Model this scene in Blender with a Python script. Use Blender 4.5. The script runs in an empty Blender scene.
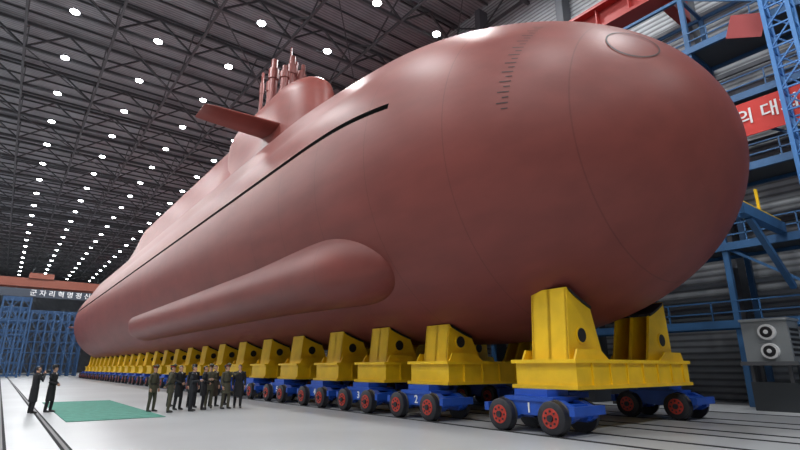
import bpy, math, random
from mathutils import Vector, Matrix
random.seed(4)
S=bpy.context.scene
S.view_settings.view_transform='Standard'
COL=S.collection
XC,ZC,R=15.3,9.25,6.55

# ---------------- materials ----------------
def mat(name,col,rough=.5,metal=0,var=0,scale=3,bump=0,bscale=20,emis=None,es=0,detail=4):
    m=bpy.data.materials.new(name); m.use_nodes=True
    nt=m.node_tree; b=nt.nodes['Principled BSDF']
    b.inputs['Base Color'].default_value=(*col,1); b.inputs['Roughness'].default_value=rough
    b.inputs['Metallic'].default_value=metal
    if emis:
        b.inputs['Emission Color'].default_value=(*emis,1); b.inputs['Emission Strength'].default_value=es
        m.cycles.emission_sampling='NONE'
    tc=nt.nodes.new('ShaderNodeTexCoord')
    if var:
        n=nt.nodes.new('ShaderNodeTexNoise'); n.inputs['Scale'].default_value=scale; n.inputs['Detail'].default_value=detail
        nt.links.new(tc.outputs['Object'],n.inputs['Vector'])
        r=nt.nodes.new('ShaderNodeValToRGB')
        r.color_ramp.elements[0].position=.3; r.color_ramp.elements[1].position=.7
        r.color_ramp.elements[0].color=(*[c*(1-var) for c in col],1)
        r.color_ramp.elements[1].color=(*[min(1,c*(1+var)) for c in col],1)
        nt.links.new(n.outputs['Fac'],r.inputs['Fac']); nt.links.new(r.outputs['Color'],b.inputs['Base Color'])
    if bump:
        n=nt.nodes.new('ShaderNodeTexNoise'); n.inputs['Scale'].default_value=bscale
        nt.links.new(tc.outputs['Object'],n.inputs['Vector'])
        bp=nt.nodes.new('ShaderNodeBump'); bp.inputs['Strength'].default_value=bump; bp.inputs['Distance'].default_value=.05
        nt.links.new(n.outputs['Fac'],bp.inputs['Height']); nt.links.new(bp.outputs['Normal'],b.inputs['Normal'])
    return m
def corr(name,col,axis,freq,rough=.6,depth=.35):
    m=mat(name,col,rough); nt=m.node_tree; b=nt.nodes['Principled BSDF']
    tc=nt.nodes.new('ShaderNodeTexCoord'); w=nt.nodes.new('ShaderNodeTexWave')
    w.bands_direction=axis; w.inputs['Scale'].default_value=freq; w.inputs['Distortion'].default_value=0
    nt.links.new(tc.outputs['Object'],w.inputs['Vector'])
    n=nt.nodes.new('ShaderNodeTexNoise'); n.inputs['Scale'].default_value=.4
    nt.links.new(tc.outputs['Object'],n.inputs['Vector'])
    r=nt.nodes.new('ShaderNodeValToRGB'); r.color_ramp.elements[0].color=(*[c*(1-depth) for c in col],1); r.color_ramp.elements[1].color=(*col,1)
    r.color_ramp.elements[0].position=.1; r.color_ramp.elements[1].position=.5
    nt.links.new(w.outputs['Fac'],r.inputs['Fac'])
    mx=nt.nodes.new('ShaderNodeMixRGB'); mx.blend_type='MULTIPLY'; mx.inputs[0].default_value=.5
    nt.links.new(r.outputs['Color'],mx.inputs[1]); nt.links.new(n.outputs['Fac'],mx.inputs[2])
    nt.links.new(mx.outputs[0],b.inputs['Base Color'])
    bp=nt.nodes.new('ShaderNodeBump'); bp.inputs['Distance'].default_value=.05
    nt.links.new(w.outputs['Fac'],bp.inputs['Height']); nt.links.new(bp.outputs['Normal'],b.inputs['Normal'])
    return m

def hull_mat():
    m=mat('antifouling_red_paint',(.208,.050,.040),.47,0,.10,.22,.03,6)
    nt=m.node_tree; b=nt.nodes['Principled BSDF']; b.inputs['Specular IOR Level'].default_value=.32
    src=b.inputs['Base Color'].links[0].from_socket
    tc=nt.nodes.new('ShaderNodeTexCoord')
    n=nt.nodes.new('ShaderNodeTexNoise'); n.inputs['Scale'].default_value=1.6; n.inputs['Detail'].default_value=8
    mp=nt.nodes.new('ShaderNodeMapping'); mp.inputs['Scale'].default_value=(1,.25,1)
    nt.links.new(tc.outputs['Object'],mp.inputs['Vector']); nt.links.new(mp.outputs[0],n.inputs['Vector'])
    r=nt.nodes.new('ShaderNodeValToRGB'); r.color_ramp.elements[0].position=.35; r.color_ramp.elements[1].position=.65
    r.color_ramp.elements[0].color=(.87,.87,.88,1); r.color_ramp.elements[1].color=(1.0,1.0,1.0,1)
    nt.links.new(n.outputs['Fac'],r.inputs['Fac'])
    mx=nt.nodes.new('ShaderNodeMixRGB'); mx.blend_type='MULTIPLY'; mx.inputs[0].default_value=1
    nt.links.new(src,mx.inputs[1]); nt.links.new(r.outputs['Color'],mx.inputs[2])
    # weld seams every 3.4 m along the hull
    sp=nt.nodes.new('ShaderNodeSeparateXYZ'); nt.links.new(tc.outputs['Object'],sp.inputs[0])
    last=None
    def mth(op,a,v):
        q=nt.nodes.new('ShaderNodeMath'); q.operation=op
        nt.links.new(a,q.inputs[0]); q.inputs[1].default_value=v; return q.outputs[0]
    fr=mth('FRACT',mth('DIVIDE',sp.outputs['Y'],3.4),0)
    seam=mth('LESS_THAN',fr,.010)
    mx2=nt.nodes.new('ShaderNodeMixRGB'); mx2.blend_type='MULTIPLY'
    nt.links.new(mth('MULTIPLY',seam,.30),mx2.inputs[0]); nt.links.new(mx.outputs[0],mx2.inputs[1]); mx2.inputs[2].default_value=(.2,.2,.2,1)
    nt.links.new(mx2.outputs[0],b.inputs['Base Color'])
    return m
M={}
M['hull']=hull_mat()
M['groove']=mat('casing_gap_black',(.003,.003,.003),.95)
M['mark']=mat('draft_mark_dark',(.03,.015,.015),.6)
M['mast']=mat('mast_red',(.20,.05,.042),.4)
M['yellow']=mat('cradle_yellow',(.88,.55,.010),.42,0,.12,1.2)
M['blue']=mat('bogie_blue',(.012,.075,.42),.4,0,.15,2)
M['sblue']=mat('scaffold_blue',(.035,.12,.27),.5,0,.15,1)
M['dkblue']=mat('rack_blue',(.02,.07,.17),.6)
M['tire']=mat('wheel_dark_steel',(.015,.015,.02),.5)
M['red']=mat('wheel_hub_red',(.45,.035,.02),.45)
M['rred']=mat('crane_red',(.38,.035,.03),.5)
M['steel']=mat('rail_steel',(.05,.05,.055),.5,.3)
M['dark']=mat('dark_rubber_and_holes',(.012,.012,.014),.6)
M['truss']=mat('truss_steel_grey',(.09,.094,.102),.6)
M['white']=mat('white_paint',(.8,.8,.8),.5)
M['grey']=mat('machine_grey',(.25,.27,.28),.45)
M['lamp']=mat('lamp_glow',(1,1,1),.5,emis=(.93,.97,1),es=28)
M['lamph']=mat('lamp_housing',(.05,.05,.05),.5)

# ---------------- mesh buffer ----------------
class Buf:
    def __init__(s): s.v=[];s.f=[];s.m=[]
    def add(s,vs,fs,mi=0):
        o=len(s.v); s.v+= [tuple(v) for v in vs]; s.f+=[tuple(i+o for i in f) for f in fs]; s.m+=[mi]*len(fs)
    def box(s,a,b,mi=0,ch=0):
        x0,y0,z0=a;x1,y1,z1=b
        s.add([(x0,y0,z0),(x1,y0,z0),(x1,y1,z0),(x0,y1,z0),(x0,y0,z1),(x1,y0,z1),(x1,y1,z1),(x0,y1,z1)],
              [(0,3,2,1),(4,5,6,7),(0,1,5,4),(1,2,6,5),(2,3,7,6),(3,0,4,7)],mi)
    def beam(s,p,q,w,h=None,mi=0):
        h=h or w; p=Vector(p);q=Vector(q);d=(q-p).normalized()
        up=Vector((0,0,1)) if abs(d.z)<.95 else Vector((0,1,0))
        sd=d.cross(up).normalized();u=sd.cross(d)
        vs=[]
        for c in (p,q):
            for a,b in((-1,-1),(1,-1),(1,1),(-1,1)): vs.append(c+sd*a*w/2+u*b*h/2)
        s.add(vs,[(0,3,2,1),(4,5,6,7),(0,1,5,4),(1,2,6,5),(2,3,7,6),(3,0,4,7)],mi)
    def tube(s,pts,rad,n=12,mi=0,ref=None,cap=True):
        pts=[Vector(p) for p in pts]; vs=[];k=len(pts); fs=[]
        for i,p in enumerate(pts):
            d=(pts[min(i+1,k-1)]-pts[max(i-1,0)]).normalized()
            up=Vector(ref) if ref else (Vector((0,0,1)) if abs(d.z)<.9 else Vector((0,1,0)))
            a=d.cross(up).normalized(); b=a.cross(d)
            r=rad[i]; ra,rb=(r if isinstance(r,tuple) else (r,r))
            for j in range(n):
                t=2*math.pi*j/n; vs.append(p+a*ra*math.cos(t)+b*rb*math.sin(t))
        for i in range(k-1):
            for j in range(n):
                j2=(j+1)%n; fs.append((i*n+j,i*n+j2,(i+1)*n+j2,(i+1)*n+j))
        if cap: fs.append(tuple(range(n))[::-1]); fs.append(tuple((k-1)*n+j for j in range(n)))
        s.add(vs,fs,mi)
    def ell(s,c,r,n=12,mi=0):
        vs=[];fs=[];m=n
        for i in range(1,m):
            a=math.pi*i/m
            for j in range(n*2):
                t=math.pi*j/n; vs.append((c[0]+r[0]*math.sin(a)*math.cos(t),c[1]+r[1]*math.sin(a)*math.sin(t),c[2]+r[2]*math.cos(a)))
        N=n*2; top=len(vs);vs.append((c[0],c[1],c[2]+r[2]));vs.append((c[0],c[1],c[2]-r[2]))
        for i in range(m-2):
            for j in range(N):
                j2=(j+1)%N; fs.append((i*N+j,(i+1)*N+j,(i+1)*N+j2,i*N+j2))
        for j in range(N):
            j2=(j+1)%N; fs.append((top,j,j2)); fs.append((top+1,(m-2)*N+j2,(m-2)*N+j))
        s.add(vs,fs,mi)
    def mesh(s,name,mats,smooth=None):
        me=bpy.data.meshes.new(name); me.from_pydata(s.v,[],s.f)
        for m in mats: me.materials.append(m)
        me.polygons.foreach_set('material_index',s.m)
        if smooth:
            me.polygons.foreach_set('use_smooth',[True]*len(s.f)); me.update(); me.set_sharp_from_angle(angle=math.radians(smooth))
        me.update(); return me
    def obj(s,name,mats,smooth=None,parent=None,loc=(0,0,0)):
        o=bpy.data.objects.new(name,s.mesh(name,mats,smooth)); COL.objects.link(o); o.location=loc
        if parent: o.parent=parent
        return o
def inst(name,me,loc,rot=0,parent=None):
    o=bpy.data.objects.new(name,me); COL.objects.link(o); o.location=loc; o.rotation_euler=(0,0,rot)
    if parent:o.parent=parent
    return o
def text(body,name,size,loc,rot,m,parent=None,ext=.01,al='CENTER'):
    c=bpy.data.curves.new(name,'FONT'); c.body=body; c.size=size; c.align_x=al; c.align_y='CENTER'; c.extrude=ext; c.offset=size*.012
    o=bpy.data.objects.new(name,c); COL.objects.link(o); o.location=loc; o.rotation_euler=rot; c.materials.append(m)
    if parent:o.parent=parent
    return o
def sst(a,b,x):
    t=min(1,max(0,(x-a)/(b-a))); return t*t*(3-2*t)

# ---------------- submarine hull ----------------
Y0,BL=4.3,12.4
def rad(y):
    if y<Y0+BL:
        s=max(0,(y-Y0)/BL); return R*math.sqrt(max(0,1-(1-s)**2.4))
    if y>100:
        t=(y-100)/27; return R*max(.02,1-.9*t**1.8)
    return R
def zc(y): return ZC-1.1*(1-sst(2,19,y))
def hp(y,ph,off=0):  # ph degrees: 0 port, 90 top, 180 starboard
    r=rad(y); p=ph%360
    pu=p if p<=90 else 180-p
    if 0<=p<=180 and pu>36:
        C=1.45*sst(9,27,y)*(1-sst(98,118,y))
        r+=C*sst(36,74,pu)
    r+=off
    a=math.radians(ph)
    return (XC-r*math.cos(a),y,zc(y)+r*math.sin(a))
GA,GB=12.8,14.8
GS=12.6
angs=sorted(set([i*2.0 for i in range(180)]+[GA-.05,GA,GB,GB+.05,180-GA+.05,180-GA,180-GB,180-GB-.05]))
ys=[Y0+BL*(1-math.cos(math.pi/2*i/60)) for i in range(1,60)]
ys=[y for y in ys if abs(y-GS)>.12]
ys+=[GS-.1,GS-.02,GS]+[Y0+BL+.3+.6*i for i in range(0,37)]+[39.5+2*i for i in range(30)]+[99.5,103]
ys+=[103.05+i*1.2 for i in range(20)]
ys=sorted(set(ys))
vs=[];fs=[];mi=[]
NA=len(angs)
for y in ys:
    for a in angs:
        pu=a if a<=90 else 180-a
        ing = GA-.001<=pu<=GB+.001 and 0<=a<=180 and GS<=y<=103
        vs.append(hp(y,a,-.45 if ing else 0))
for i in range(len(ys)-1):
    for j in range(NA):
        j2=(j+1)%NA
        fs.append((i*NA+j,i*NA+j2,(i+1)*NA+j2,(i+1)*NA+j))
        a=(angs[j]+(angs[j2] if j2 else 360))/2
        pu=a if a<=90 else 180-a
        mi.append(1 if (0<=a<=180 and GA-.06<=pu<=GB+.06 and GS-.03<=ys[i]<=103) else 0)
n0=len(vs); vs.append((XC,Y0,zc(Y0))); vs.append((XC,ys[-1]+.5,ZC))
for j in range(NA):
    j2=(j+1)%NA; fs.append((n0,j2,j)); mi.append(0)
    fs.append((n0+1,(len(ys)-1)*NA+j,(len(ys)-1)*NA+j2)); mi.append(0)
b=Buf(); b.v=vs;b.f=fs;b.m=mi
sub=bpy.data.objects.new('submarine',None); COL.objects.link(sub)
hull=b.obj('hull',[M['hull'],M['groove']],32,sub)

# flank blister
b=Buf(); yb0,yb1=13.8,59.0; pc,hw=-38.2,14.0
NY,NP=140,40; vv=[];ff=[]
for i in range(NY+1):
    t=i/NY; y=yb0+(yb1-yb0)*(t**1.6)
    L=y-yb0; e=min(1,L/3.6); f=math.sqrt(max(0,1-(1-e)**2.2)); tail=1-sst(yb1-5,yb1,y)
    w=hw*(f*.99+.01)*(.82+.18*tail)*(1-.12*sst(16,26,y))
    H=(1.2*f**1.3*(1-.2*sst(15,24,y)))*(.02+.98*tail)
    for j in range(NP+1):
        s=-1+2*j/NP
        s2=s-.12*(1-s*s)
        prof=(1-abs(s2)**1.75)**.9
        vv.append(hp(y,pc+w*s,H*prof-.04))
for i in range(NY):
    for j in range(NP):
        ff.append((i*(NP+1)+j,i*(NP+1)+j+1,(i+1)*(NP+1)+j+1,(i+1)*(NP+1)+j))
b.add(vv,ff)
o=len(vv); b.add([(2*XC-v[0],v[1],v[2]) for v in vv],[f[::-1] for f in ff])
b.obj('flank_sonar_blister',[M['hull']],50,sub)

# sail
def sail(name,levels,n=40):
    b=Buf();V=[];F=[];N=0
    for (z,w,yf,yr,ln,lt) in levels:
        ring=[]
        for i in range(n+1):
            t=math.pi*i/n
            ring.append((XC-w*math.cos(t),yf+ln-ln*math.sin(t),z))
        for i in range(n+1):
            t=math.pi*i/n
            ring.append((XC+w*math.cos(t),yr-lt+lt*math.sin(t),z))
        N=len(ring);V+=ring
    for k in range(len(levels)-1):
        for j in range(N):
            j2=(j+1)%N; F.append((k*N+j,k*N+j2,(k+1)*N+j2,(k+1)*N+j))
    F.append(tuple((len(levels)-1)*N+j for j in range(N)))
    b.add(V,F); return b.obj(name,[M['hull']],40,sub)
sail('sail_tower',[(14,2.8,26.9,46,5.5,4),(17.0,2.55,27.4,46,5.2,4),(17.8,2.25,27.9,46,5,4),(19,2.15,28.2,45.8,4.6,4),(21.2,2.05,28.6,45.5,4.4,4),
  (21.9,1.92,28.9,45,4.2,4),(22.4,1.65,29.5,44.6,3.9,4),(22.65,1.2,30.3,44,3.5,3.5),(22.75,.5,31.4,43,2.5,3)])
sail('missile_compartment_fairing',[(13.5,4.3,36,89,6,5),(15.5,3.3,37,88,6,5),(17,2.75,38,87,5,4),(18.5,2.3,38.5,84,5,3),(20.3,1.95,39,82.5,5,3),
  (21,1.7,39.3,81.8,5,3),(21.4,1.3,39.8,81,4.5,3),(21.55,.6,40.5,80,4,3)])
for sgn in(-1,1):
    b=Buf();V=[];F=[];n=24
    secs=[(0.9,3.3,.40,31.5),(2.2,3.2,.37,31.55),(6.6,2.6,.22,31.8),(7.2,2.4,.13,31.9),(7.32,2.2,.03,32.0)]
    for(xo,ch,th,yf) in secs:
        for i in range(n):
            t=2*math.pi*i/n; c=(1-math.cos(t))/2
            yy=yf+ch*c; zz=18.8+th*math.sin(t)*(1.0 if c<.4 else (1-(c-.4)/.75))
            V.append((XC+sgn*xo,yy,zz))
    for k in range(len(secs)-1):
        for i in range(n):
            i2=(i+1)%n; F.append((k*n+i,k*n+i2,(k+1)*n+i2,(k+1)*n+i))
    F.append(tuple((len(secs)-1)*n+i for i in range(n)))
    b.add(V,F); b.obj('sail_plane',[M['hull']],40,sub)
b=Buf()
for (x,y,h,r) in [(-1.0,33.8,3.2,.30),(-.2,34.3,4.7,.30),(.75,34.6,3.8,.36),(-.9,36.4,5.2,.34),(.5,37.0,4.7,.38),(-.2,38.6,5.3,.33),(.9,36.0,5.5,.2),(0.1,35.4,6.3,.09),(-.5,40,5.9,.16),(1.2,35.2,4.9,.24)]:
    z=22.1
    b.tube([(XC+x,y,z),(XC+x,y,z+h*.62),(XC+x,y,z+h*.62+.02),(XC+x,y,z+h*.8),(XC+x,y,z+h*.81),(XC+x,y,z+h-.1),(XC+x,y,z+h)],
           [r,r,r*1.3,r*1.3,r*.8,r*.8,r*.3],14)
    b.tube([(XC+x,y,z+.2),(XC+x,y,z+.85)],[r*1.5,r*1.4],14)
b.obj('masts',[M['mast']],40,sub)
b=Buf()
for ang in (0,90,180,270):
    a=math.radians(ang); d=Vector((math.cos(a),0,math.sin(a))); nrm=Vector((-math.sin(a),0,math.cos(a)))
    V=[]
    for (rr,ch,th) in((1.5,5,.3),(4.5,3.6,.2),(5.9,2.8,.08)):
        for i in range(16):
            t=2*math.pi*i/16;c=(1-math.cos(t))/2
            V.append(Vector((XC,117+ch*(c-.5)+1,ZC))+d*rr+nrm*th*math.sin(t))
    F=[(k*16+i,k*16+(i+1)%16,(k+1)*16+(i+1)%16,(k+1)*16+i) for k in range(2) for i in range(16)]
    F.append(tuple(32+i for i in range(16))); b.add(V,F)
b.obj('tail_fins',[M['hull']],40,sub)
# bow hatch outline ring + draft marks
b=Buf()
def proj(x,z,off=.015):
    lo,hi=Y0,Y0+BL
    for _ in range(40):
        m_=(lo+hi)/2
        d=math.hypot(x-XC,z-zc(m_))
        if rad(m_)<d: lo=m_
        else: hi=m_
    return (x,lo-off,z+off)
hc=hp(5.75,46); c0=Vector(hc)
tu=(Vector(hp(5.75,48))-c0).normalized(); ty=(Vector(hp(5.9,46))-c0).normalized()
V=[];F=[];N=72
for i in range(N):
    t=2*math.pi*i/N
    for rr in(.74,.785):
        q=c0+tu*rr*math.cos(t)+ty*rr*math.sin(t); V.append(proj(q.x,q.z))
for i in range(N):
    i2=(i+1)%N; F.append((2*i,2*i+1,2*i2+1,2*i2))
b.add(V,F)
for k in range(22):
    ph=3+k*2.1
    w=.32 if k%2 else .18
    y=8.25-.012*k
    b.add([hp(y,ph,.012),hp(y+w,ph,.014),hp(y+w,ph+.36,.014),hp(y,ph+.36,.012)],[(0,1,2,3)])
b.obj('hull_markings',[M['mark']],None,sub)

# ---------------- cradles ----------------
def cradle_mesh(y):
    r=rad(y); zz=zc(y); bb=Buf()
    W=1.0
    bb.box((-3.3,-W,1.2),(3.15,W,1.78)); bb.box((-3.42,-W-.08,1.78),(3.2,W+.08,1.88)); bb.box((-3.42,-W-.08,1.1),(3.2,W+.08,1.2))
    for x in (-2.6,-1.7,-.8,.1,1.0,1.9,2.7):
        bb.box((x,-W-.05,1.2),(x+.06,W+.05,1.78))
    for sg in(-1,1):
        xo,xi=3.0,1.75
        top=[]
        for i in range(9):
            x=2.75-(2.75-xi)*i/8; top.append((sg*x,zz-math.sqrt((r+.1)**2-x*x)))
        prof=[(sg*xo,1.88),(sg*2.85,top[0][1]+.1)]+top+[(sg*1.3,1.88)]
        n=len(prof)
        for (ya,yb) in((-.62,-.54),(.54,.62),(-.05,.05)):
            bb.add([(p[0],ya,p[1]) for p in prof]+[(p[0],yb,p[1]) for p in prof],
               [tuple(range(n)),tuple(range(n,2*n))[::-1]]+[(i,(i+1)%n,n+(i+1)%n,n+i) for i in range(n)])
        bb.add([(sg*xo,-.6,1.88),(sg*xo,.6,1.88),(sg*2.85,.6,top[0][1]+.1),(sg*2.85,-.6,top[0][1]+.1)],[(0,1,2,3)])
        for i in range(8):
            a,c=top[i],top[i+1]
            bb.add([(a[0],-.66,a[1]-.01),(a[0],.66,a[1]-.01),(c[0],.66,c[1]-.01),(c[0],-.66,c[1]-.01),
                    (a[0],-.66,a[1]+.07),(a[0],.66,a[1]+.07),(c[0],.66,c[1]+.07),(c[0],-.66,c[1]+.07)],
                   [(4,5,6,7),(3,2,1,0),(0,1,5,4),(2,3,7,6),(1,2,6,5),(3,0,4,7)],1)
        for yy in(-.64,.64):
            bb.tube([(sg*2.35,yy-.012,2.55),(sg*2.35,yy+.012,2.55)],[.25,.25],20,0)
            bb.tube([(sg*2.35,yy-.02,2.55),(sg*2.35,yy+.02,2.55)],[.2,.2],20,1)  # dark disc on the solid plate paints the shade inside a hole
        for yy in(-.9,.84):
            bb.add([(sg*3.15,yy,1.88),(sg*1.5,yy,1.88),(sg*1.9,yy,2.15),(sg*3.0,yy,2.15),(sg*3.15,yy+.06,1.88),(sg*1.5,yy+.06,1.88),(sg*1.9,yy+.06,2.15),(sg*3.0,yy+.06,2.15)],
              [(0,1,2,3),(7,6,5,4),(0,4,5,1),(1,5,6,2),(2,6,7,3),(3,7,4,0)])
    return bb.mesh('transport_cradle',[M['yellow'],M['dark']])
cy_list=[9.0,13.9,17.5,21.1]+[25.1+4*i for i in range(21)]
cm=cradle_mesh(40)
for y in cy_list:
    me=cradle_mesh(y) if (y<20 or y>100) else cm
    inst('transport_cradle',me,(XC,y,0))
bb=Buf()
for x in(-.42,.42):
    prof=[(-1.35,.42),(-1.35,.66),(-.95,.84),(.95,.84),(1.35,.66),(1.35,.42),(1.15,.3),(.55,.3),(.3,.45),(-.3,.45),(-.55,.3),(-1.15,.3)]
    n=len(prof);x0,x1=x-.12,x+.12
    bb.add([(x0,p[0],p[1]) for p in prof]+[(x1,p[0],p[1]) for p in prof],
      [tuple(range(n))[::-1],tuple(range(n,2*n))]+[(i,(i+1)%n,n+(i+1)%n,n+i) for i in range(n)],0)
bb.box((-.34,-1.2,.42),(.34,1.2,.74)); bb.box((-.58,-.8,.8),(.58,.8,.92)); bb.box((-.45,-.55,.92),(.45,.55,1.1))
bb.box((-.68,-1.48,.5),(.68,-1.33,.72)); bb.box((-.68,1.33,.5),(.68,1.48,.72))
for sx in(-1,1):
    for yy in(-.84,.84):
        xa=.56*sx; xb=.78*sx
        bb.tube([(xa,yy,.43),(xa+.03*sx,yy,.43),(xb-.02*sx,yy,.43),(xb,yy,.43)],[.45,.42,.41,.38],28,1)
        bb.tube([(xb-.02*sx,yy,.43),(xb+.015*sx,yy,.43)],[.25,.24],24,2)
        bb.tube([(xb,yy,.43),(xb+.06*sx,yy,.43)],[.09,.08],16,1)
        for k in range(8):
            t=k*math.pi/4; bb.tube([(xb,yy+.17*math.cos(t),.43+.17*math.sin(t)),(xb+.03*sx,yy+.17*math.cos(t),.43+.17*math.sin(t))],[.03,.03],8,1)
bog=bb.mesh('rail_bogie',[M['blue'],M['tire'],M['red']],35)
for k,y in enumerate(cy_list):
    for sx in(-1,1):
        o=inst('rail_bogie',bog,(XC+sx*3.35,y+(.15 if k==0 else 0),.0))
        if sx==-1 and k<6:
            t=text(str(k+1),'bogie_number',.36,(-.552,0,.62),(math.pi/2,0,-math.pi/2),M['white'],o)

# ---------------- floor, rails ----------------
def plane_box(name,a,b,m):
    bb=Buf(); bb.box(a,b); return bb.obj(name,[m])
fm=mat('polished_concrete',(.385,.40,.41),.34,0,.14,.22,.02,3,detail=8)
plane_box('floor',(-38,-30,-.2),(34,232,0),fm)
bb=Buf()
for x in (.3,1.4,XC-4.1,XC-2.6,XC-.7,XC+.5,XC+2.6,XC+4.1,22.5):
    bb.box((x-.10,-28,0.0),(x+.10,228,.004),1); bb.box((x-.035,-28,.004),(x+.035,228,.016),0)
rs=mat('rail_slot',(.025,.026,.028),.9); rs.node_tree.nodes['Principled BSDF'].inputs['Specular IOR Level'].default_value=.1
bb.obj('floor_rails',[M['steel'],rs])
bb=Buf(); bb.box((1.95,19.8,.004),(4.9,31.5,.02))
for i in range(14):
    bb.box((1.95,20.3+i*.8,.02),(4.9,20.33+i*.8,.024))
bb.obj('green_floor_mat',[mat('mat_green',(.045,.20,.15),.8,0,.2,4)])

# ---------------- shell ----------------
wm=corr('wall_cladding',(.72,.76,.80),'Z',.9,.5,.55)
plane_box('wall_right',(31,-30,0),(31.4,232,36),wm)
plane_box('wall_left',(-36.4,-30,0),(-36,232,36),wm)
plane_box('wall_back',(-36,231,0),(31,231.4,36),corr('wall_back_cladding',(.10,.11,.13),'X',.8))
plane_box('ceiling',(-36.4,-30,35),(31.4,231.4,35.3),corr('roof_decking',(.46,.47,.50),'Y',.9,.7,.4))
bb=Buf()
for i in range(31):
    y=-20+8.5*i-.5
    if y>228: break
    bb.beam((-36,y,32),(31,y,32),.26,.3); bb.beam((-36,y,34.6),(31,y,34.6),.26,.3)
    x=-33.75; k=0
    while x<31:
        a,c=(32,34.6) if k%2 else (34.6,32)
        bb.beam((x,y,a),(min(31,x+3.375),y,c),.16); x+=3.375;k+=1
for k in range(-5,5):
    x=6.75*k+3.37
    if x>31: continue
    bb.beam((x,-28,32),(x,230,32),.2,.24)
    y=-20
    j=0
    while y<226:
        a,c=(32,34.6) if j%2 else (34.6,32)
        bb.beam((x,y,a),(x,y+4.25,c),.12); y+=4.25;j+=1
for k in range(110):
    y=-24+k*2.3
    if y<229: bb.beam((-36,y,34.85),(31,y,34.85),.1,.2)
for k in range(0,28):
    y=-20+8.5*k-.5
    if y+8.5>228: break
    for kk in range(-5,4):
        x=6.75*kk+3.37
        if (k+kk)%2==0: bb.beam((x,y,31.95),(x+6.75,y+8.5,31.95),.09)
bb.obj('roof_trusses',[M['truss']])
bb=Buf()
for i in range(-3,24):
    for k in range(-4,5):
        x=6.75*k; y=29.5+8.5*i
        if y>226 or x>28: continue
        bb.tube([(x,y,31.95),(x,y,31.75),(x,y,31.72),(x,y,31.55)],[.05,.08,.2,.4],12,0,cap=False)
        bb.tube([(x,y,31.56),(x,y,31.48),(x,y,31.38)],[.36,.36,.16],12,1)
bb.obj('high_bay_lamps',[M['lamph'],M['lamp']])
for iy in range(12):
    for x in (-20,-6.75,6.75,20):
        L=bpy.data.lights.new('hall_lamp','AREA'); L.shape='DISK'; L.size=1.6; L.energy=1850; L.color=(.98,.99,1)
        o=bpy.data.objects.new('hall_lamp',L); COL.objects.link(o); o.location=(x,-14+17*iy,31.3)

cg=mat('column_grey',(.13,.14,.16),.5)
bb=Buf()
for i in range(31):
    y=-24+8.5*i
    if y>228: break
    bb.box((29.9,y-.3,0),(30.98,y+.3,34))
for z in (4.5,9,13.5,18,22.5,27): bb.beam((30.6,-28,z),(30.6,230,z),.2,.25)
bb.obj('wall_columns',[cg])
bb=Buf()
for i in range(31):
    y=-24+8.5*i
    if y<228: bb.box((-35.98,y-.3,0),(-34.9,y+.3,34))
bb.obj('wall_columns',[cg])
bb=Buf()
bb.box((26.3,-25,22.2),(27.6,229,22.4)); bb.box((26.85,-25,22.4),(27.05,229,23.8)); bb.box((26.3,-25,23.8),(27.6,229,24.0))
for i in range(120):
    y=-24+2.1*i; bb.box((26.5,y,22.4),(27.4,y+.08,23.8))
for i in range(30): 
    y=-24+8.5*i; bb.box((27.4,y-.3,22.0),(29.88,y+.3,23.6))
bb.obj('crane_runway_girder',[M['rred']])

bb=Buf()
bb.box((-34.8,150,20.6),(26.25,151,22.6)); bb.box((-34.8,153,20.6),(26.25,154,22.6))
for x in range(-34,26,3): bb.box((x,149.9,20.6),(x+.15,150,22.6),0)
bb.box((2,149.5,22.6),(7,154.5,23.9),0)
bb.obj('overhead_crane',[mat('crane_orange',(.22,.055,.03),.5)])
bn=bpy.data.objects.new('slogan_banner',None); COL.objects.link(bn)
bb=Buf(); bb.box((-12,148.7,18.0),(30,148.85,19.9)); bb.obj('banner_cloth',[mat('banner_dark',(.05,.06,.08),.8)],None,bn)
text('군 자 리 혁 명 정 신','banner_letters',1.55,(9,148.6,18.95),(math.pi/2,0,0),M['white'],bn)
bb=Buf()
for x in(-11.5,-5,0,5,21.5): bb.beam((x,148.78,19.85),(x,149.45,20.5),.08)
bb.obj('banner_hangers',[M['truss']],None,bn)

def rack(x0,x1,y0,y1,levels,nx,ny,w=.22,diag=True):
    bb=Buf()
    for i in range(nx+1):
        x=x0+(x1-x0)*i/nx
        for j in range(ny+1):
            y=y0+(y1-y0)*j/ny
            bb.beam((x,y,0),(x,y,levels[-1]),w)
    for z in levels:
        for j in range(ny+1):
            y=y0+(y1-y0)*j/ny; bb.beam((x0,y,z),(x1,y,z),w*.7)
        for i in range(nx+1):
            x=x0+(x1-x0)*i/nx; bb.beam((x,y0,z),(x,y1,z),w*.7)
    if diag:
      for k in range(len(levels)-1):
        for i in range(nx):
            xa=x0+(x1-x0)*i/nx; xb=x0+(x1-x0)*(i+1)/nx
            if (i+k)%2: xa,xb=xb,xa
            bb.beam((xa,y0,levels[k]),(xb,y0,levels[k+1]),w*.5)
        for j in range(ny):
            if (j+k)%2: continue
            ya=y0+(y1-y0)*j/ny; yb=y0+(y1-y0)*(j+1)/ny
            bb.beam((x0,ya,levels[k]),(x0,yb,levels[k+1]),w*.5)
    return bb
rack(-6,13,130,136,[.3,2.5,4.7,6.9,9.1,11.3,13.2],14,2,.25).obj('storage_scaffold',[M['dkblue']])
rack(-1.5,2.6,114,120,[.3,2.6,5,7.4,9.8,12.2,14.0],3,3,.25).obj('storage_scaffold',[M['dkblue']])

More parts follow.
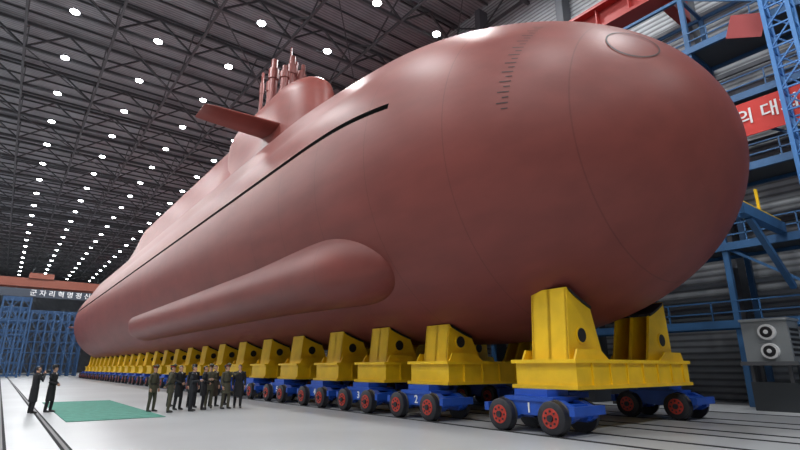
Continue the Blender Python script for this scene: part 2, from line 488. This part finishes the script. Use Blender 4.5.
# ---------------- right side structures ----------------
b1=rack(26.6,29.3,-6,54,[3.6,7.2,10.8,14.4,18,21.4],1,12,.24)
for z in(3.6,7.2,10.8,14.4,18):
    b1.box((26.6,-6,z+.1),(29.3,54,z+.16),1); b1.beam((26.5,-6,z),(26.5,54,z),.18,.36)
    for hz in(.55,1.05): b1.beam((26.5,-6,z+hz),(26.5,54,z+hz),.06)
    for j in range(31): b1.beam((26.5,-6+2*j,z),(26.5,-6+2*j,z+1.05),.06)
b1.obj('work_platform_scaffold',[M['sblue'],mat('grating',(.08,.09,.1),.6)])
bb=Buf()
mx,my=24.7,4.6
for a in(-.45,.45):
    for c in(-.45,.45): bb.beam((mx+a,my+c,0),(mx+a,my+c,28),.16)
for k in range(28):
    z=k
    for (p,q) in(((-.45,-.45),(.45,-.45)),((.45,-.45),(.45,.45)),((.45,.45),(-.45,.45)),((-.45,.45),(-.45,-.45))):
        bb.beam((mx+p[0],my+p[1],z),(mx+q[0],my+q[1],z),.07)
        bb.beam((mx+p[0],my+p[1],z),(mx+q[0],my+q[1],z+1),.06)
bb.box((mx-.7,my-.7,0),(mx+.7,my+.7,.2))
bb.obj('lattice_mast',[mat('mast_blue',(.05,.2,.5),.45)])
bb=Buf()
bb.beam((21.6,6.6,7.6),(26.4,6.6,7.6),.35,.45,0); bb.beam((21.6,6.6,7.86),(26,6.6,7.86),.3,.08,1)
bb.beam((22.0,6.6,7.8),(22.0,6.6,8.9),.1,.1,1); bb.beam((24,6.6,7.8),(24,6.6,8.9),.1,.1,1)
bb.beam((22.5,6.6,7.4),(26.4,6.6,5.0),.22,.22,0); bb.beam((21.7,6.6,7.4),(21.7,12,7.4),.25,.3,0)
bb.obj('jib_bracket',[M['sblue'],M['yellow']])
rb=bpy.data.objects.new('red_slogan_banner',None); COL.objects.link(rb)
bb=Buf(); bb.box((26.2,-4,12.2),(26.25,10.5,13.9)); bb.obj('banner_panel',[mat('banner_red',(.60,.03,.02),.6)],None,rb)
text('승리의 대회, 전진의 대회','banner_text',.84,(26.17,8.95,13.1),(math.pi/2,0,-math.pi/2),M['white'],rb,.01,'LEFT')
bb=Buf(); bb.add([(25.7,7.0,17.3),(25.7,5.6,16.6),(25.7,5.2,17.7),(25.7,6.6,18.4),(25.73,7.0,17.3),(25.73,5.6,16.6),(25.73,5.2,17.7),(25.73,6.6,18.4)],
  [(0,1,2,3),(7,6,5,4),(0,4,5,1),(1,5,6,2),(2,6,7,3),(3,7,4,0)]); bb.beam((25.75,5.3,17.7),(26.35,5.3,18.0),.06)
bb.obj('red_sign_board',[mat('sign_red',(.30,.03,.03),.6)])
mc=bpy.data.objects.new('ventilation_machine',None); COL.objects.link(mc)
bb=Buf(); x0,y0=24.4,7.6
bb.box((x0,y0-1.0,1.9),(x0+1.4,y0+.6,3.5)); bb.box((x0-.06,y0-1.05,3.5),(x0+1.45,y0+.65,3.6))
for dy in(-.85,.45):
    for dx in(.1,1.2): bb.box((x0+dx,y0+dy,0),(x0+dx+.12,y0+dy+.12,1.8),1)
bb.box((x0-.2,y0-1.2,1.75),(x0+1.6,y0+.8,1.9),1); bb.box((x0,y0-1.0,0),(x0+1.4,y0+.6,1.1),4)
for z in(2.3,3.05):
    bb.tube([(x0+.02,y0-.3,z),(x0-.16,y0-.3,z)],[.32,.30],24,2); bb.tube([(x0-.16,y0-.3,z),(x0-.19,y0-.3,z)],[.22,.2],24,3); bb.tube([(x0-.18,y0-.3,z),(x0-.24,y0-.3,z)],[.09,.07],16,2)
for k in range(6): bb.box((x0+.2,y0-1.02,2.1+.2*k),(x0+1.2,y0-.99,2.2+.2*k),3)
bb.obj('housing',[M['grey'],M['truss'],M['white'],M['dark'],mat('base_dark',(.03,.035,.04),.6)],35,mc)
bb=Buf()
for y in range(12,54,3):
    bb.box((23.6+.3*(y%2),y,0),(25.6,y+1.9,.75+.25*(y%4)),0); bb.box((23.9,y+.2,.75+.25*(y%4)),(25.2,y+1.5,1.1+.25*(y%4)),0)
bb.obj('stacked_equipment_crates',[mat('crate_dark',(.035,.04,.05),.6)])

# ---------------- people ----------------
cs={}
def cmat(n,c,r=.8):
    if n not in cs: cs[n]=mat(n,c,r,0,.1,12)
    return cs[n]
skin=cmat('skin',(.50,.28,.19),.55); black=cmat('black_cloth',(.008,.008,.011)); olive=cmat('olive_cloth',(.062,.058,.036))
hair=cmat('hair_black',(.008,.007,.007),.5); shoe=cmat('shoe_leather',(.01,.01,.01),.35); eye=cmat('eye_dark',(.02,.012,.01),.2)
greyc=cmat('charcoal_cloth',(.016,.018,.024)); brown=cmat('brown_cloth',(.04,.03,.022)); lip=cmat('lip',(.35,.12,.1)); redc=cmat('red_badge',(.5,.02,.02)); shirt=cmat('shirt_white',(.6,.6,.6))
def remesh(b,vox):
    me=b.mesh('tmp',[]); o=bpy.data.objects.new('tmp',me); COL.objects.link(o)
    md=o.modifiers.new('r','REMESH'); md.mode='VOXEL'; md.voxel_size=vox; md.use_smooth_shade=True
    sm=o.modifiers.new('s','SMOOTH'); sm.iterations=3; sm.factor=.5
    dg=bpy.context.evaluated_depsgraph_get(); e=o.evaluated_get(dg); m2=e.to_mesh()
    vs=[tuple(v.co) for v in m2.vertices]; fs=[tuple(p.vertices) for p in m2.polygons]
    e.to_mesh_clear(); bpy.data.objects.remove(o); return vs,fs
def person(name,x,y,yaw,h=1.74,coat=black,trs=black,hem=.78,hat=None,pose='down',stride=.0,belt=False,lean=0):
    b=Buf(); sd=stride
    for s in(-1,1):
        k=s*sd
        b.tube([(s*.085,0,.95),(s*.095,-k*.3,.72),(s*.10,-k*.6-.015,.49),(s*.10,-k*.75,.3),(s*.105,-k*.8+.02,.07)],[.098,.088,.068,.062,.052],14)
        b.tube([(s*.105,-k*.8+.06,.045),(s*.108,-k*.8-.02,.05),(s*.115,-k*.8-.12,.04),(s*.118,-k*.8-.17,.03)],[(.038,.04),(.045,.045),(.048,.036),(.03,.022)],12)
    zs=[(hem,.19,.135),(.92,.178,.125),(1.05,.16,.112),(1.2,.175,.118),(1.33,.195,.118),(1.41,.19,.10),(1.465,.11,.07)]
    b.tube([(0,0,z) for z,_,_ in zs],[(a,c) for _,a,c in zs],20,ref=(0,1,0))
    b.tube([(0,.005,1.42),(0,-.002,1.53)],[.062,.055],14)
    hz=1.615
    b.ell((0,.005,hz+.02),(.074,.092,.098),10); b.ell((0,-.02,hz-.045),(.056,.068,.07),8)
    b.tube([(0,-.085,hz+.02),(0,-.115,hz-.022),(0,-.09,hz-.032)],[.010,.017,.010],8)
    b.ell((0,-.07,hz+.042),(.05,.026,.014),8); b.ell((0,-.085,hz-.062),(.026,.014,.012),6); b.ell((0,-.07,hz-.1),(.024,.022,.018),6)
    for s in(-1,1): b.ell((s*.078,.008,hz),(.012,.02,.032),6)
    hands=[]
    P={'down':[((.20,0,1.40),(.245,.03,1.12),(.245,-.05,.87))]*2,
       'clasp':[((.20,0,1.40),(.25,.0,1.12),(.06,-.19,1.03))]*2,
       'back':[((.20,0,1.40),(.26,.08,1.13),(.10,.19,.97))]*2,
       'point':[((.20,0,1.40),(.25,.03,1.12),(.24,-.06,.87)),((.20,0,1.40),(.26,-.2,1.32),(.25,-.44,1.45))],
       'camera':[((.20,0,1.40),(.23,-.12,1.18),(.06,-.24,1.46))]*2,
       'write':[((.20,0,1.40),(.24,-.02,1.12),(.08,-.27,1.16))]*2}[pose]
    for s,(sh,el,wr) in zip((-1,1),P):
        sh,el,wr=[Vector((s*p[0],p[1],p[2])) for p in(sh,el,wr)]
        b.tube([Vector((s*.13,0,1.39)),sh,sh.lerp(el,.5),el,el.lerp(wr,.5),wr],[.06,.068,.058,.05,.045,.036],12)
        d=(wr-el).normalized(); hd=d
        if pose=='clasp' or pose=='back': hd=(d+Vector((-s*.4,0,-.3))).normalized()
        sidev=hd.cross(Vector((s,0,0)))
        if sidev.length<.3: sidev=Vector((0,-1,0))
        sidev.normalize()
        if sidev.y>0: sidev=-sidev
        pe=wr+hd*.085
        b.tube([wr-d*.01,wr+hd*.03,pe],[(.026,.024),(.036,.022),(.038,.02)],10,ref=tuple(sidev.cross(hd)))
        hands.append((wr,hd,sidev,pe,s))
    vs,fs=remesh(b,.0135)
    out=Buf(); out.v=list(vs); out.f=list(fs); mm=[]
    mats=[skin,coat,trs,shoe,hair,eye,lip,M['steel'],redc,shirt]
    for f in fs:
        c=sum((Vector(vs[i]) for i in f),Vector())/len(f); mi=1
        if c.z>1.475 :
            mi=0
            if hat!='none' and ((c.z>1.665 and c.y>-.075) or (c.y>.01 and c.z>1.57 and abs(c.x)<.07) or c.z>1.69): mi=4
        elif c.z<.075: mi=3
        elif c.z<hem+.005: mi=2
        elif c.z>1.40 and c.y<-.05 and abs(c.x)<.03 and not belt: mi=9
        for(wr,hd,sv,pe,s) in hands:
            t=(c-wr).dot(hd)
            if t>-.005 and (c-wr-hd*t).length<.06 and t<.12: mi=0
        mm.append(mi)
    out.m=mm
    for(wr,hd,sv,pe,s) in hands:
        inn=sv.cross(hd).normalized()
        if inn.x*s>0: inn=-inn
        for k,(o,l) in enumerate(((.028,.072),(.010,.08),(-.010,.074),(-.028,.058))):
            p0=pe+sv*o-hd*.015; p1=p0+hd*l*.5+sv*o*.1; p2=p1+(hd*.8+inn*.6)*l*.35; p3=p2+(hd*.45+inn*.9)*l*.28
            out.tube([p0,p1,p2,p3],[.0095,.009,.008,.006],8,0)
        p0=wr+hd*.03+sv*.028; p1=p0+(sv*.7+hd*.7)*.03+inn*.01; p2=p1+(hd+inn*.4)*.03
        out.tube([p0,p1,p2],[.012,.0105,.007],8,0)
    for s in(-1,1):
        out.ell((s*.029,-.083,hz+.022),(.011,.006,.006),5,5)
        out.tube([(s*.014,-.092,hz+.04),(s*.046,-.084,hz+.042)],[.004,.003],6,4)
    out.tube([(-.024,-.096,hz-.062),(0,-.101,hz-.061),(.024,-.096,hz-.062)],[.003,.005,.003],6,6)
    out.tube([(0,.005,1.445),(0,.0,1.49)],[(.078,.072),(.066,.064)],18,1,ref=(0,1,0),cap=False)
    if belt: out.tube([(0,0,1.03),(0,0,1.075)],[(.172,.124),(.172,.124)],20,3,ref=(0,1,0),cap=False)
    out.tube([(-.045,-.13,1.42),(-.015,-.13,1.25),(0,-.128,1.05)],[.007,.006,.005],6,3)
    if hat=='cap':
        out.tube([(0,.0,hz+.062),(0,.0,hz+.098),(0,-.005,hz+.115),(0,-.012,hz+.14),(0,-.005,hz+.148)],[(.083,.1),(.084,.102),(.115,.13),(.12,.138),(.07,.08)],20,1,ref=(0,1,0))
        out.tube([(0,.0,hz+.065),(0,.0,hz+.088)],[(.086,.103),(.086,.103)],20,8,ref=(0,1,0),cap=False)
        out.add([(-.07,-.075,hz+.068),(-.045,-.135,hz+.05),(0,-.152,hz+.045),(.045,-.135,hz+.05),(.07,-.075,hz+.068),(-.07,-.07,hz+.075),(-.045,-.13,hz+.058),(0,-.148,hz+.053),(.045,-.13,hz+.058),(.07,-.07,hz+.075)],
                [(0,1,2,3,4),(9,8,7,6,5),(0,5,6,1),(1,6,7,2),(2,7,8,3),(3,8,9,4)],3)
    if hat=='fur':
        out.tube([(0,.005,hz+.045),(0,.005,hz+.09),(0,.005,hz+.14),(0,.005,hz+.155)],[(.094,.112),(.104,.12),(.095,.11),(.05,.06)],20,4,ref=(0,1,0))
        for s in(-1,1): out.tube([(s*.086,.01,hz+.09),(s*.09,.01,hz-.02)],[(.02,.05),(.016,.035)],10,4,ref=(0,1,0))
    if pose=='camera':
        out.box((-.07,-.32,1.5),(.07,-.25,1.6),7); out.tube([(0,-.32,1.55),(0,-.42,1.55)],[.04,.045],14,3)
    if pose=='write': out.box((-.09,-.36,1.17),(.09,-.30,1.185),9)
    o=out.obj(name,mats,50); o.location=(x,y,.004); o.rotation_euler=(0,0,math.radians(yaw)); k=h/1.735; o.scale=(k,k,k)
    return o
person('military_officer',4.95,22.4,40,1.72,olive,olive,.72,'cap','down',.05,True)
person('military_officer',5.4,21.6,75,1.74,olive,olive,.72,'cap','back',.0,True)
person('official_in_coat',6.0,22.7,30,1.76,black,black,.5,None,'clasp',.05)
person('official_in_coat',6.25,21.7,60,1.74,greyc,greyc,.72,None,'write',.0)
person('official_in_coat',6.8,23.6,15,1.78,black,black,.45,'fur','down',.1)
person('official_in_coat',6.85,22.2,70,1.74,black,black,.55,None,'clasp',.0)
person('military_officer',7.3,22.9,-10,1.76,olive,olive,.72,'cap','write',.0,True)
person('official_in_coat',7.75,23.7,35,1.78,brown,black,.42,None,'down',.1)
person('military_officer',7.75,22.1,20,1.78,olive,olive,.6,'cap','point',.08,True)
person('official_in_coat',8.35,22.3,-15,1.8,black,black,.45,None,'down',.15)
person('official_in_coat',6.2,24.8,50,1.76,greyc,black,.6,None,'down',.0)
person('official_in_coat',8.5,24.4,50,1.76,greyc,black,.6,'fur','down',.0)
person('photographer',1.2,24.3,110,1.72,black,black,.42,None,'camera',.0)
person('cameraman_in_fur_hat',1.75,24.5,60,1.74,black,black,.42,'fur','clasp',.05)

# ---------------- world & camera ----------------
w=bpy.data.worlds.new('World'); S.world=w; w.use_nodes=True
w.node_tree.nodes['Background'].inputs[0].default_value=(.95,.97,1,1); w.node_tree.nodes['Background'].inputs[1].default_value=.15
c=bpy.data.cameras.new('camera'); cam=bpy.data.objects.new('camera',c); COL.objects.link(cam)
cam.location=(0,0,1.65); c.sensor_width=36; c.lens=22.5; c.clip_end=600
cam.rotation_euler=(math.radians(90+15.96),0,math.radians(-37.6))
S.camera=cam
